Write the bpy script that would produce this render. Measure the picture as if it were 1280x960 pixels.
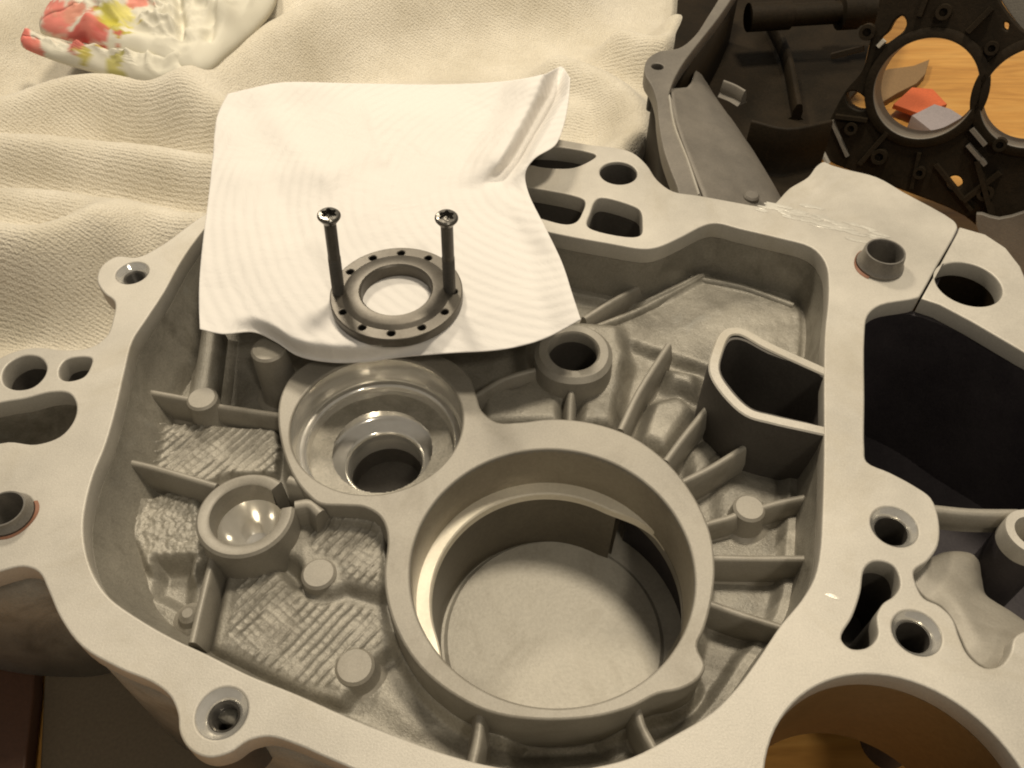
import bpy, bmesh, math, random
import numpy as np
from mathutils import Vector, Matrix, noise
random.seed(7); rng = np.random.default_rng(7)
S = bpy.context.scene; COL = S.collection
for o in list(bpy.data.objects): bpy.data.objects.remove(o)

# ---------------------------------------------------------------- camera, world, lamps, exposure
F = 1070.0; H = 0.26; PITCH = math.radians(50)
cd = bpy.data.cameras.new('camera'); cam = bpy.data.objects.new('camera', cd); COL.objects.link(cam)
cam.location = (0, 0, H); cam.rotation_euler = (math.radians(90) - PITCH, 0, 0)
cd.sensor_width = 36; cd.lens = 36 * F / 1280; cd.clip_start = 0.01; cd.clip_end = 20
S.camera = cam
S.render.resolution_x = 1024; S.render.resolution_y = 768
W = bpy.data.worlds.new('World'); S.world = W; W.use_nodes = True
bg = W.node_tree.nodes['Background']; bg.inputs[0].default_value = (1.0, .90, .76, 1); bg.inputs[1].default_value = 0.25
def lamp(name, loc, target, size, power, color):
    l = bpy.data.lights.new(name, 'AREA'); l.shape = 'DISK'; l.size = size; l.energy = power; l.color = color
    o = bpy.data.objects.new(name, l); COL.objects.link(o); o.location = loc
    o.rotation_euler = (Vector(target) - Vector(loc)).to_track_quat('-Z', 'Y').to_euler(); return o
lamp('ceiling_lamp', (.22, .62, 1.25), (0, .3, 0), .20, 12.8, (1.0, .88, .70))
lamp('far_fill_lamp', (-.30, .95, .80), (0, .40, 0), .16, 6.5, (1.0, .88, .70))  # added fill for the sheen and the brightness of the far cloth
lamp('glint_fill_lamp', (.30, -.42, .95), (0, .25, 0), .10, 2.4, (1.0, .90, .74))  # added behind the camera for glints and to lift the dark walls
S.view_settings.view_transform = 'Standard'; S.view_settings.look = 'None'
S.view_settings.exposure = 0; S.view_settings.gamma = 1
try: S.cycles.filter_width = 2.0
except Exception: pass

# ---------------------------------------------------------------- geometry helpers
cx_, sx_ = math.cos(PITCH), math.sin(PITCH)
def ray(px, py):
    dx, dy = (px - 640) / F, (480 - py) / F
    return Vector((dx, dy * sx_ + cx_, dy * cx_ - sx_))
def P(px, py, z=0.0):                       # photograph direction -> point at height z
    d = ray(px, py); t = (z - H) / d.z
    return Vector((d.x * t, d.y * t, z))
def XY(px, py, z=0.0): p = P(px, py, z); return (p.x, p.y)
def R(px, py, r, z=0.0):                    # radius in the world of a circle r wide at that place
    return (P(px + r, py, z) - P(px - r, py, z)).length / 2
def smooth(pts, n=6, closed=True):          # Catmull-Rom through the points
    out = []; N = len(pts)
    for i in range(N if closed else N - 1):
        g = (lambda k: pts[k % N]) if closed else (lambda k: pts[min(max(k, 0), N - 1)])
        p0, p1, p2, p3 = g(i - 1), g(i), g(i + 1), g(i + 2)
        D = len(p1)
        d1 = max(math.dist(p0, p1), 1e-6) ** .5; d2 = max(math.dist(p1, p2), 1e-6) ** .5; d3 = max(math.dist(p2, p3), 1e-6) ** .5
        for k in range(n):
            t = k / n; v = []
            for c in range(D):
                m1 = m2 = (p2[c] - p1[c])
                if math.dist(p0, p1) > 1e-6: m1 = d2 * ((p1[c] - p0[c]) / d1 - (p2[c] - p0[c]) / (d1 + d2) + (p2[c] - p1[c]) / d2)
                if math.dist(p2, p3) > 1e-6: m2 = d2 * ((p2[c] - p1[c]) / d2 - (p3[c] - p1[c]) / (d2 + d3) + (p3[c] - p2[c]) / d3)
                a = 2 * p1[c] - 2 * p2[c] + m1 + m2; b = -3 * p1[c] + 3 * p2[c] - 2 * m1 - m2
                v.append(a * t ** 3 + b * t ** 2 + m1 * t + p1[c])
            out.append(tuple(v))
    if not closed: out.append(tuple(pts[-1]))
    return out
def poly(px, z=0.0, n=5): return smooth([XY(a, b, z) for a, b in px], n)
def hard(px, z=0.0): return [XY(a, b, z) for a, b in px]
def circ(c, r, n=72): return [(c[0] + r * math.cos(2 * math.pi * i / n), c[1] + r * math.sin(2 * math.pi * i / n)) for i in range(n)]
def offset(pts, d):                         # + = outward for a ccw loop
    A = sum(pts[i][0] * pts[(i + 1) % len(pts)][1] - pts[(i + 1) % len(pts)][0] * pts[i][1] for i in range(len(pts)))
    s = 1 if A > 0 else -1; out = []; N = len(pts)
    for i in range(N):
        a, b = pts[i - 2], pts[(i + 2) % N]
        tx, ty = b[0] - a[0], b[1] - a[1]; l = math.hypot(tx, ty) or 1
        out.append((pts[i][0] + s * d * ty / l, pts[i][1] - s * d * tx / l))
    return out
def finish(me, mat, angle=35):
    me.materials.clear(); me.materials.append(mat)
    for p in me.polygons: p.use_smooth = True
    me.set_sharp_from_angle(angle=math.radians(angle))
def link(name, me, parent=None):
    o = bpy.data.objects.new(name, me); COL.objects.link(o)
    if parent: o.parent = parent; o.matrix_parent_inverse = parent.matrix_world.inverted()
    return o
def mk(name, verts, faces, mat, parent=None, angle=35):
    me = bpy.data.meshes.new(name); me.from_pydata([tuple(v) for v in verts], [], faces)
    bm = bmesh.new(); bm.from_mesh(me); bmesh.ops.recalc_face_normals(bm, faces=bm.faces); bm.to_mesh(me); bm.free()
    finish(me, mat, angle); return link(name, me, parent)
def thing(name, label, cat, loc, group=None):
    o = bpy.data.objects.new(name, None); COL.objects.link(o); o.location = loc
    o['label'] = label; o['category'] = cat; o.empty_display_size = .02
    if group: o['group'] = group
    bpy.context.view_layer.update(); return o
def tag(o, label, cat, group=None):
    o['label'] = label; o['category'] = cat
    if group: o['group'] = group
    return o
def shape(name, loops, ztop, thick, mat, parent=None, bevel=.0008, M=None):
    """flat plate with holes, rounded edges; loops are lists of (x, y)"""
    cu = bpy.data.curves.new(name, 'CURVE'); cu.dimensions = '2D'; cu.fill_mode = 'BOTH'
    for L in loops:
        sp = cu.splines.new('POLY'); sp.points.add(len(L) - 1); sp.use_cyclic_u = True
        for i, p in enumerate(L): sp.points[i].co = (p[0], p[1], 0, 1)
    cu.bevel_depth = bevel; cu.bevel_resolution = 2; cu.offset = -bevel; cu.extrude = thick / 2 - bevel
    t = bpy.data.objects.new('tmp', cu); COL.objects.link(t)
    dg = bpy.context.evaluated_depsgraph_get(); me = bpy.data.meshes.new_from_object(t.evaluated_get(dg))
    bpy.data.objects.remove(t); bpy.data.curves.remove(cu)
    me.name = name
    me.transform(Matrix.Translation((0, 0, ztop - thick / 2)))
    if M: me.transform(M)
    finish(me, mat, 40); return link(name, me, parent)
def wall(name, loop, z0, z1, mat, parent, t=.003, draft=0.0, bottom=False, lip=0, closed=True):
    """a thick wall round a loop: inner face follows the loop, drafted inwards going down"""
    inner_b = [(p[0] + (q[0] - p[0]) * (draft(p) if callable(draft) else draft), p[1] + (q[1] - p[1]) * (draft(p) if callable(draft) else draft)) for p, q in zip(loop, offset(loop, -1.0))] if draft else loop
    outer = offset(loop, t); n = len(loop); v = []; f = []
    rows = [(outer, z0), (loop, z0)]
    for k in range(1, 7):
        a = k / 6; rr = [(p[0] + (q[0] - p[0]) * a ** 1.4, p[1] + (q[1] - p[1]) * a ** 1.4) for p, q in zip(loop, inner_b)]
        rows.append((rr, z0 + (z1 - z0) * a))
    rows.append((outer, z1))
    for L, z in rows: v += [(x, y, z) for x, y in L]
    K = len(rows)
    for r in range(K):
        for i in range(n):
            j = (i + 1) % n; a, b = r * n, ((r + 1) % K) * n
            f.append((a + i, a + j, b + j, b + i))
    o = mk(name, v, f, mat, parent)
    if bottom: shape(bottom, [offset(inner_b, t * .6)], z1 + .0015, .003, mat, parent, .0003)
    return o
def lathe(name, c, prof, mat, parent, seg=96, a0=0, a1=360, rfun=None, angle=30):
    full = abs(a1 - a0) >= 360; n = seg if full else seg + 1; v = []; f = []
    for i in range(n):
        a = math.radians(a0 + (a1 - a0) * i / seg)
        for k, (r, z) in enumerate(prof):
            rr = rfun(math.degrees(a), k, r) if rfun else r
            v.append((c[0] + rr * math.cos(a), c[1] + rr * math.sin(a), z))
    K = len(prof)
    for i in range(seg):
        j = (i + 1) % n
        for k in range(K - 1): f.append((i * K + k, j * K + k, j * K + k + 1, i * K + k + 1))
    return mk(name, v, f, mat, parent, angle)
def rib(name, px, z, zb, mat, parent, w=.0022, flare=.0035, n=4, zend=None):
    """a cast web with rounded crest and flared foot along points of the photograph"""
    pts = smooth([XY(a, b, z) for a, b in px], n, closed=False); v = []; f = []; N = len(pts)
    for i, p in enumerate(pts):
        a, b = pts[max(i - 1, 0)], pts[min(i + 1, N - 1)]
        tx, ty = b[0] - a[0], b[1] - a[1]; l = math.hypot(tx, ty) or 1; nx, ny = -ty / l, tx / l
        zt = z if zend is None else z + (zend - z) * i / (N - 1)
        h = zt - zb
        for s, dz in ((-w / 2 - flare, -h), (-w / 2 - flare * .35, -h + .002), (-w / 2 - .0015, -h * .5), (-w / 2, -.0010), (-w * .3, -.0002), (0, 0), (w * .3, -.0002), (w / 2, -.0010), (w / 2 + .0015, -h * .5), (w / 2 + flare * .35, -h + .002), (w / 2 + flare, -h)):
            v.append((p[0] + nx * s, p[1] + ny * s, zt + dz))
    K = 11
    for i in range(N - 1):
        for k in range(K - 1): f.append((i * K + k, i * K + k + 1, (i + 1) * K + k + 1, (i + 1) * K + k))
    f.append(tuple(range(K))); f.append(tuple((N - 1) * K + k for k in range(K)))
    return mk(name, v, f, mat, parent, 50)
def post(name, px, py, r, z, zb, mat, parent, ch=.0010, grow=.0015):
    c = XY(px, py, z); rr = R(px, py, r, z)
    return lathe(name, c, [(.00001, z), (rr - ch, z), (rr, z - ch), (rr + grow * .4, zb + .004), (rr + grow, zb + .0015), (rr + grow * 2.5, zb)], mat, parent, 40)
def bore(name, px, py, r, z, depth, mat, parent, cham=.0012, tout=.004, darkfloor=None, seg=56):
    """a drilled hole with chamfer, its own tube of metal round it and a floor"""
    c = XY(px, py, z); rr = R(px, py, r, z)
    return lathe(name, c, [(rr + cham, z + .0001), (rr, z - cham), (rr * .985, z - depth), (.00001, z - depth), (.00001, z - depth - .002), (rr + tout, z - depth - .002), (rr + tout, z - .009)], mat, parent, seg)

# ---------------------------------------------------------------- materials
def mat(name): 
    m = bpy.data.materials.new(name); m.use_nodes = True; nt = m.node_tree
    return m, nt, nt.nodes['Principled BSDF']
def ramp(nt, stops):
    r = nt.nodes.new('ShaderNodeValToRGB'); e = r.color_ramp.elements
    e[0].position, e[0].color = stops[0][0], (*stops[0][1], 1); e[1].position, e[1].color = stops[-1][0], (*stops[-1][1], 1)
    for p, c in stops[1:-1]: x = e.new(p); x.color = (*c, 1)
    return r
def ntex(nt, scale, detail=4, rough=.6, vec=None, dist=0):
    n = nt.nodes.new('ShaderNodeTexNoise'); n.inputs['Scale'].default_value = scale; n.inputs['Detail'].default_value = detail
    n.inputs['Roughness'].default_value = rough; n.inputs['Distortion'].default_value = dist
    if vec: nt.links.new(vec, n.inputs['Vector'])
    return n
def coords(nt, scale=(1, 1, 1), rot=(0, 0, 0), src='Object'):
    g = nt.nodes.new('ShaderNodeNewGeometry') if src == 'World' else nt.nodes.new('ShaderNodeTexCoord')
    m = nt.nodes.new('ShaderNodeMapping'); m.inputs['Scale'].default_value = scale; m.inputs['Rotation'].default_value = rot
    nt.links.new(g.outputs['Position' if src == 'World' else 'Object'], m.inputs['Vector']); return m.outputs[0]
def bump(nt, bs, h, strength, dist):
    b = nt.nodes.new('ShaderNodeBump'); b.inputs['Strength'].default_value = strength; b.inputs['Distance'].default_value = dist
    nt.links.new(h, b.inputs['Height'])
    if bs.inputs['Normal'].links: nt.links.new(bs.inputs['Normal'].links[0].from_socket, b.inputs['Normal'])
    nt.links.new(b.outputs[0], bs.inputs['Normal'])
def metal(name, c0, c1, metallic, rough, grain=900, gstr=.25, gdist=.0002, patch=22, rvar=.12, gw=.6):
    m, nt, bs = mat(name); v = coords(nt, src='World')
    a = ntex(nt, patch, 5, .65, v); g = ntex(nt, grain, 3, .7, v)
    mix = nt.nodes.new('ShaderNodeMath'); mix.operation = 'MULTIPLY_ADD'; mix.inputs[1].default_value = gw; 
    nt.links.new(g.outputs[0], mix.inputs[0]); nt.links.new(a.outputs[0], mix.inputs[2])
    r = ramp(nt, [(.38 + gw * .28, c0), (.62 + gw * .72, c1)]); nt.links.new(mix.outputs[0], r.inputs[0]); nt.links.new(r.outputs[0], bs.inputs['Base Color'])
    mr = nt.nodes.new('ShaderNodeMapRange'); mr.inputs['To Min'].default_value = rough - rvar; mr.inputs['To Max'].default_value = rough + rvar
    nt.links.new(a.outputs[0], mr.inputs[0]); nt.links.new(mr.outputs[0], bs.inputs['Roughness'])
    bs.inputs['Metallic'].default_value = metallic
    bump(nt, bs, g.outputs[0], gstr, gdist); return m
M_FLANGE = metal('machined_aluminium', (.36, .335, .285), (.52, .485, .415), .2, .52, 1500, .6, .00012, 18)
M_CAST = metal('cast_aluminium', (.18, .166, .135), (.33, .305, .25), .28, .46, 1100, .8, .0003, 30)
M_RIM = metal('turned_rim', (.21, .192, .157), (.31, .284, .233), .2, .5, 1400, .3, .00012, 26)
M_BORE = metal('polished_bore', (.70, .67, .60), (.84, .81, .74), .75, .15, 300, .05, .00005, 40, .08)
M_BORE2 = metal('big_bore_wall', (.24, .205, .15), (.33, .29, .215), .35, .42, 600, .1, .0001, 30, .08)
M_LEDGE = metal('turned_ledge', (.66, .60, .48), (.80, .74, .60), .3, .36, 600, .1, .0001, 30, .06)
M_DARK = metal('near_black_cast', (.022, .018, .021), (.05, .042, .044), .2, .6, 800, .4, .0003, 30)  # near black metal of the side chamber and deep openings
M_PIT = metal('shaded_pocket_cast', (.055, .048, .040), (.09, .080, .067), .2, .6, 800, .4, .0003, 30)  # dark copy of the cast metal, pocket shade put into its colour
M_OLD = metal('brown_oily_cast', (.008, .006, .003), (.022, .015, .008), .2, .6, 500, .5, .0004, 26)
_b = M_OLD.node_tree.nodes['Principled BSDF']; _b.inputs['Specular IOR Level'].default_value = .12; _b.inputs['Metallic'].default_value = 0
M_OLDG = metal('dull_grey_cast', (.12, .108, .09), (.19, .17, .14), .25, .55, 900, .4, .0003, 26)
M_BOREDK = metal('dark_bore_wall', (.085, .072, .05), (.14, .12, .085), .3, .42, 600, .2, .0001, 30)  # darker than the upper wall of the big bore
M_DISC = metal('flat_bore_floor', (.34, .315, .26), (.46, .43, .36), .2, .55, 700, .5, .0003, 40)
M_STEEL = metal('dark_plated_steel', (.06, .056, .048), (.11, .10, .085), .6, .38, 900, .15, .0001, 60)
M_RING = metal('ring_steel', (.075, .066, .052), (.12, .106, .084), .45, .42, 1200, .2, .0001, 60)
M_BUSH = metal('steel_dowel', (.15, .138, .118), (.25, .23, .20), .6, .40, 1200, .2, .0001, 60)
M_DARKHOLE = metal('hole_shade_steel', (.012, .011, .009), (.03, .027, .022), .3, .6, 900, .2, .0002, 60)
def stained(m, col, lo, hi, sc, amt):
    nt = m.node_tree; bs = nt.nodes['Principled BSDF']; v = coords(nt, src='World'); n = ntex(nt, sc, 7, .7, v, .8)
    src = bs.inputs['Base Color'].links[0].from_socket; rp = ramp(nt, [(lo, (0, 0, 0)), (hi, (amt, amt, amt))]); nt.links.new(n.outputs[0], rp.inputs[0])
    mx = nt.nodes.new('ShaderNodeMixRGB'); nt.links.new(rp.outputs[0], mx.inputs[0]); nt.links.new(src, mx.inputs[1]); mx.inputs[2].default_value = (*col, 1); nt.links.new(mx.outputs[0], bs.inputs['Base Color'])
stained(M_CAST, (.075, .064, .042), .50, .72, 24, .75); stained(M_FLANGE, (.30, .255, .17), .50, .75, 13, .55); stained(M_RIM, (.13, .11, .075), .5, .75, 18, .6); stained(M_RING, (.05, .04, .028), .5, .7, 80, .6); stained(M_DISC, (.22, .19, .135), .5, .75, 30, .5)
stained(M_CAST, (.34, .33, .29), .58, .70, 55, .4)
def machined(m, axis_rot):                   # long fine milling scratches on the flange face
    nt = m.node_tree; bs = nt.nodes['Principled BSDF']
    v = coords(nt, (60, 1400, 60), (0, 0, axis_rot), 'World'); n = ntex(nt, 1, 3, .7, v); bump(nt, bs, n.outputs[0], .16, .00008)
machined(M_FLANGE, .5)
def plain(name, col, rough=.7):
    m, nt, bs = mat(name); v = coords(nt, src='World'); n = ntex(nt, 700, 3, .6, v)
    r = ramp(nt, [(.3, tuple(c * .8 for c in col)), (.7, col)]); nt.links.new(n.outputs[0], r.inputs[0]); nt.links.new(r.outputs[0], bs.inputs['Base Color'])
    bs.inputs['Roughness'].default_value = rough; bump(nt, bs, n.outputs[0], .3, .0003); return m
M_RED = plain('red_brown_sealant', (.26, .12, .07), .5)
M_SEAL = None
def towel_mat():
    m, nt, bs = mat('terry_cotton'); v = coords(nt, (1, 1, 1), (0, 0, math.radians(14)), 'World')
    w = nt.nodes.new('ShaderNodeTexWave'); w.bands_direction = 'Y'; w.inputs['Scale'].default_value = 150; w.inputs['Distortion'].default_value = 2.2; w.inputs['Detail'].default_value = 2; w.inputs['Detail Scale'].default_value = 1.5
    nt.links.new(v, w.inputs['Vector'])
    vo = nt.nodes.new('ShaderNodeTexVoronoi'); vo.inputs['Scale'].default_value = 800; nt.links.new(v, vo.inputs['Vector'])
    n = ntex(nt, 14, 4, .6, v); 
    r = ramp(nt, [(.3, (.56, .51, .40)), (.7, (.74, .69, .58))]); nt.links.new(n.outputs[0], r.inputs[0])
    mx = nt.nodes.new('ShaderNodeMixRGB'); mx.blend_type = 'MULTIPLY'; mx.inputs[0].default_value = .30; nt.links.new(r.outputs[0], mx.inputs[1])
    rr = ramp(nt, [(.0, (1, 1, 1)), (.7, (.55, .5, .42))]); nt.links.new(vo.outputs['Distance'], rr.inputs[0]); nt.links.new(rr.outputs[0], mx.inputs[2])
    nt.links.new(mx.outputs[0], bs.inputs['Base Color']); bs.inputs['Roughness'].default_value = .95
    try: bs.inputs['Sheen Weight'].default_value = .25
    except Exception: pass
    bump(nt, bs, w.outputs['Fac'], .28, .0008); bump(nt, bs, vo.outputs['Distance'], .7, .0007); return m
M_TOWEL = towel_mat()
def paper_mat():
    m, nt, bs = mat('paper_towel'); v = coords(nt, src='World')
    d = ntex(nt, 38, 5, .6, v, .6)
    w = nt.nodes.new('ShaderNodeTexWave'); w.wave_type = 'RINGS'; w.rings_direction = 'SPHERICAL'; w.inputs['Scale'].default_value = 62; w.inputs['Distortion'].default_value = 5.0; w.inputs['Detail'].default_value = 1; w.inputs['Detail Scale'].default_value = .22
    mp = nt.nodes.new('ShaderNodeMapping'); mp.inputs['Location'].default_value = (-.03, -.34, 0); nt.links.new(v, mp.inputs[0]); nt.links.new(mp.outputs[0], w.inputs['Vector'])
    n = ntex(nt, 1400, 3, .7, v)
    bs.inputs['Base Color'].default_value = (.66, .63, .585, 1); bs.inputs['Roughness'].default_value = .9
    bs.inputs['Subsurface Weight'].default_value = .0
    bump(nt, bs, w.outputs['Fac'], .26, .0008); bump(nt, bs, d.outputs[0], .4, .004); bump(nt, bs, n.outputs[0], .2, .0003); return m
M_PAPER = paper_mat()
def wood_mat():
    m, nt, bs = mat('varnished_wood'); v = coords(nt, (7, 60, 7), (0, 0, math.radians(-28)), 'World')
    n = ntex(nt, 1, 6, .6, v, 1.2); n2 = ntex(nt, 6, 3, .6, v)
    r = ramp(nt, [(.25, (.36, .155, .032)), (.5, (.60, .30, .07)), (.75, (.72, .40, .11))]); nt.links.new(n.outputs[0], r.inputs[0])
    mx = nt.nodes.new('ShaderNodeMixRGB'); mx.blend_type = 'MULTIPLY'; mx.inputs[0].default_value = .35; nt.links.new(r.outputs[0], mx.inputs[1]); nt.links.new(n2.outputs[0], mx.inputs[2])
    nt.links.new(mx.outputs[0], bs.inputs['Base Color']); bs.inputs['Roughness'].default_value = .38; bump(nt, bs, n.outputs[0], .1, .0004); return m
M_WOOD = wood_mat()
def floral_mat():
    m, nt, bs = mat('floral_print_cotton'); v = coords(nt, src='World')
    a = nt.nodes.new('ShaderNodeVertexColor'); a.layer_name = 'print'; nt.links.new(a.outputs[0], bs.inputs['Base Color']); bs.inputs['Roughness'].default_value = .9
    wv = nt.nodes.new('ShaderNodeTexWave'); wv.inputs['Scale'].default_value = 420; nt.links.new(v, wv.inputs['Vector']); bump(nt, bs, wv.outputs['Fac'], .2, .0003); return m
ZFL = -.02
M_FLORAL = floral_mat()

# ---------------------------------------------------------------- numpy helpers for height fields
def sdf(X, Y, loop):                         # signed distance, negative inside
    L = np.array(loop); d = np.full(X.shape, 1e9); ins = np.zeros(X.shape, bool)
    for i in range(len(L)):
        a = L[i - 1]; b = L[i]; e = b - a; w0 = X - a[0]; w1 = Y - a[1]
        t = np.clip((w0 * e[0] + w1 * e[1]) / max(e @ e, 1e-12), 0, 1)
        d = np.minimum(d, (w0 - e[0] * t) ** 2 + (w1 - e[1] * t) ** 2)
        c = ((a[1] > Y) != (b[1] > Y)); 
        with np.errstate(divide='ignore', invalid='ignore'):
            xi = a[0] + (Y - a[1]) * e[0] / (e[1] if e[1] else 1e-12)
        ins ^= c & (X < xi)
    return np.where(ins, -1, 1) * np.sqrt(d)
def pdist(X, Y, pts):                        # distance to an open line
    L = np.array(pts); d = np.full(X.shape, 1e9)
    for i in range(1, len(L)):
        a = L[i - 1]; b = L[i]; e = b - a; w0 = X - a[0]; w1 = Y - a[1]
        t = np.clip((w0 * e[0] + w1 * e[1]) / max(e @ e, 1e-12), 0, 1)
        d = np.minimum(d, (w0 - e[0] * t) ** 2 + (w1 - e[1] * t) ** 2)
    return np.sqrt(d)
def sstep(x, a, b): t = np.clip((x - a) / (b - a), 0, 1); return t * t * (3 - 2 * t)
def vnoise(X, Y, s, seed=0, octv=3):
    r = np.random.default_rng(seed); out = np.zeros(X.shape); amp = 1
    for o in range(octv):
        G = r.random((64, 64)) * 2 - 1; x = X * s + 31.7 * o + 500; y = Y * s + 17.3 * o + 500
        xi = np.floor(x).astype(int); yi = np.floor(y).astype(int); fx = x - xi; fy = y - yi
        fx = fx * fx * (3 - 2 * fx); fy = fy * fy * (3 - 2 * fy); g = lambda a, b: G[a % 64, b % 64]
        out += amp * ((g(xi, yi) * (1 - fx) + g(xi + 1, yi) * fx) * (1 - fy) + (g(xi, yi + 1) * (1 - fx) + g(xi + 1, yi + 1) * fx) * fy)
        amp *= .5; s *= 2
    return out
def snap(X, Y, s, hx, hy):                   # pull the last row of vertices onto the outline
    gy_, gx_ = np.gradient(s, hy, hx); o = s > 0
    X = np.where(o, X - gx_ * s, X); Y = np.where(o, Y - gy_ * s, Y); return X, Y
def field(name, X, Y, Z, keep, m, parent=None, solid=0):
    ny, nx = X.shape; idx = np.arange(nx * ny).reshape(ny, nx)
    q = np.stack([idx[:-1, :-1], idx[:-1, 1:], idx[1:, 1:], idx[1:, :-1]], -1).reshape(-1, 4)
    k = (keep[:-1, :-1] & keep[:-1, 1:] & keep[1:, 1:] & keep[1:, :-1]).ravel(); q = q[k]
    used = np.unique(q); mp = -np.ones(nx * ny, int); mp[used] = np.arange(len(used)); q = mp[q]
    v = np.stack([X.ravel(), Y.ravel(), Z.ravel()], -1)[used]
    me = bpy.data.meshes.new(name); me.vertices.add(len(v)); me.vertices.foreach_set('co', v.ravel().astype(np.float32))
    me.loops.add(len(q) * 4); me.loops.foreach_set('vertex_index', q.ravel().astype(np.int32))
    me.polygons.add(len(q)); me.polygons.foreach_set('loop_start', np.arange(0, len(q) * 4, 4, dtype=np.int32)); 
    me.update(calc_edges=True); me.validate()
    me.materials.append(m); me.polygons.foreach_set('use_smooth', np.ones(len(q), bool))
    o = link(name, me, parent)
    if solid:
        s = o.modifiers.new('thickness', 'SOLIDIFY'); s.thickness = solid; s.offset = -1
    return o

# ================================================================= SETTING: table
ZT = -.115
me_t = mk('table_top', [(-1.2, -.3, ZT), (1.2, -.3, ZT), (1.2, 2.2, ZT), (-1.2, 2.2, ZT), (-1.2, -.3, ZT - .03), (1.2, -.3, ZT - .03), (1.2, 2.2, ZT - .03), (-1.2, 2.2, ZT - .03)],
          [(0, 1, 2, 3), (4, 5, 6, 7), (0, 1, 5, 4), (1, 2, 6, 5), (2, 3, 7, 6), (3, 0, 4, 7)], M_WOOD)
me_t['kind'] = 'structure'

# ================================================================= MAIN ENGINE CASING
ZB = -.012; ZF = -.035
case = thing('engine_casing', 'large open silver grey engine casing with two round bearing bores, in the foreground', 'engine casing', P(640, 600, -.1))
outer = [(270, 258), (240, 278), (205, 304), (172, 321), (146, 320), (127, 332), (121, 350), (130, 366), (143, 377), (141, 398), (132, 421), (112, 434), (80, 437), (45, 434), (15, 440), (-20, 458), (-80, 480),
         (-300, 500), (-430, 600), (-300, 760), (-130, 760), (-60, 735), (0, 714), (28, 708), (48, 715), (60, 738), (75, 772), (102, 808), (150, 836), (190, 853), (212, 870), (222, 893), (224, 915), (236, 936), (260, 947), (287, 941), (310, 926), (336, 921), (368, 930), (405, 946), (455, 968),
         (520, 1000), (640, 1045), (780, 1085), (950, 1200), (1200, 1290), (1440, 1290), (1440, 1000), (1440, 800), (1340, 784), (1284, 788), (1268, 797), (1263, 815), (1250, 832), (1230, 834), (1211, 819), (1200, 797), (1191, 773), (1175, 757), (1155, 747), (1146, 731), (1143, 714),
         (1160, 701), (1173, 681), (1174, 650), (1164, 622), (1142, 606), (1112, 590), (1084, 577), (1081, 560), (1081, 500), (1081, 420), (1085, 394), (1101, 381), (1139, 374), (1149, 371), (1150, 370), (1172, 331), (1195, 290), (1197, 283), (1192, 275), (1130, 240), (1096, 221), (1057, 211), (1040, 206), (1030, 202), (1021, 207),
         (1010, 221), (987, 235), (962, 258), (945, 257), (917, 252), (873, 244), (842, 239), (822, 225), (808, 205), (790, 190), (767, 184), (740, 181), (700, 174), (640, 165), (560, 160), (450, 165), (350, 195)]
cav = [(270, 272), (243, 302), (223, 332), (205, 365), (182, 400), (166, 425), (156, 462), (145, 510), (131, 558), (117, 592), (107, 630), (104, 660), (108, 692), (118, 720), (136, 746), (170, 771), (215, 797), (260, 818), (310, 843), (370, 867), (440, 898), (504, 923), (560, 943),
       (620, 958), (690, 965), (750, 957), (790, 946), (842, 919), (890, 890), (922, 858), (950, 820), (977, 780), (1002, 750), (1018, 722), (1025, 690), (1028, 640), (1030, 560), (1030, 480), (1031, 420), (1036, 360), (1031, 327), (1014, 309), (972, 297), (925, 286), (897, 279), (882, 281), (850, 297), (822, 309),
       (803, 311), (760, 304), (700, 293), (600, 270), (450, 240), (330, 240)]
CAV = poly(cav, 0, 4)
slotA = poly([(650, 196), (660, 184), (692, 183), (735, 190), (745, 194), (733, 203), (712, 210), (665, 206)])
slotB = poly([(600, 228), (660, 234), (722, 246), (731, 251), (728, 265), (720, 277), (708, 280), (670, 271), (610, 258)])
slotC = poly([(752, 247), (790, 257), (800, 263), (803, 280), (801, 293), (790, 296), (742, 287), (734, 281), (738, 266), (745, 250)])
slotE = poly([(1092, 702), (1108, 703), (1119, 710), (1125, 731), (1118, 744), (1104, 754), (1096, 770), (1097, 795), (1084, 809), (1063, 810), (1052, 798), (1066, 770), (1076, 740), (1081, 711)])
bean = poly([(-40, 515), (0, 503), (30, 498), (62, 490), (85, 491), (95, 505), (92, 525), (75, 545), (45, 555), (10, 552), (-40, 560)])
halfm = poly([(74, 462), (82, 450), (100, 446), (114, 448), (112, 460), (104, 471), (86, 476), (76, 473)])
ovalL = poly([(3, 468), (10, 455), (28, 445), (48, 446), (58, 458), (54, 472), (40, 484), (20, 487), (6, 481)])
holesC = [('bolt_hole', 165, 341, 13, .0025), ('bolt_hole', 277, 891, 20, .0030), ('bolt_hole', 773, 216, 22, .0006), ('bolt_hole', 1118, 658, 21, .0022), ('bolt_hole', 1146, 791, 21.5, .0022), ('dowel_seat', 13, 640, 24, .0008), ('dowel_seat', 1100, 331, 24, .0008)]
BIG = XY(1130, 1012, 0); BIGR = R(1130, 1012, 172, 0)
loops = [poly(outer, 0, 4), CAV, slotA, slotB, slotC, slotE, bean, halfm, ovalL, circ(BIG, BIGR)]
for nm, x, y, r, ch in holesC: loops.append(circ(XY(x, y), R(x, y, r) + ch - .0001, 56))
shape('flange', loops, 0, .009, M_FLANGE, case, .0007)
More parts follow.
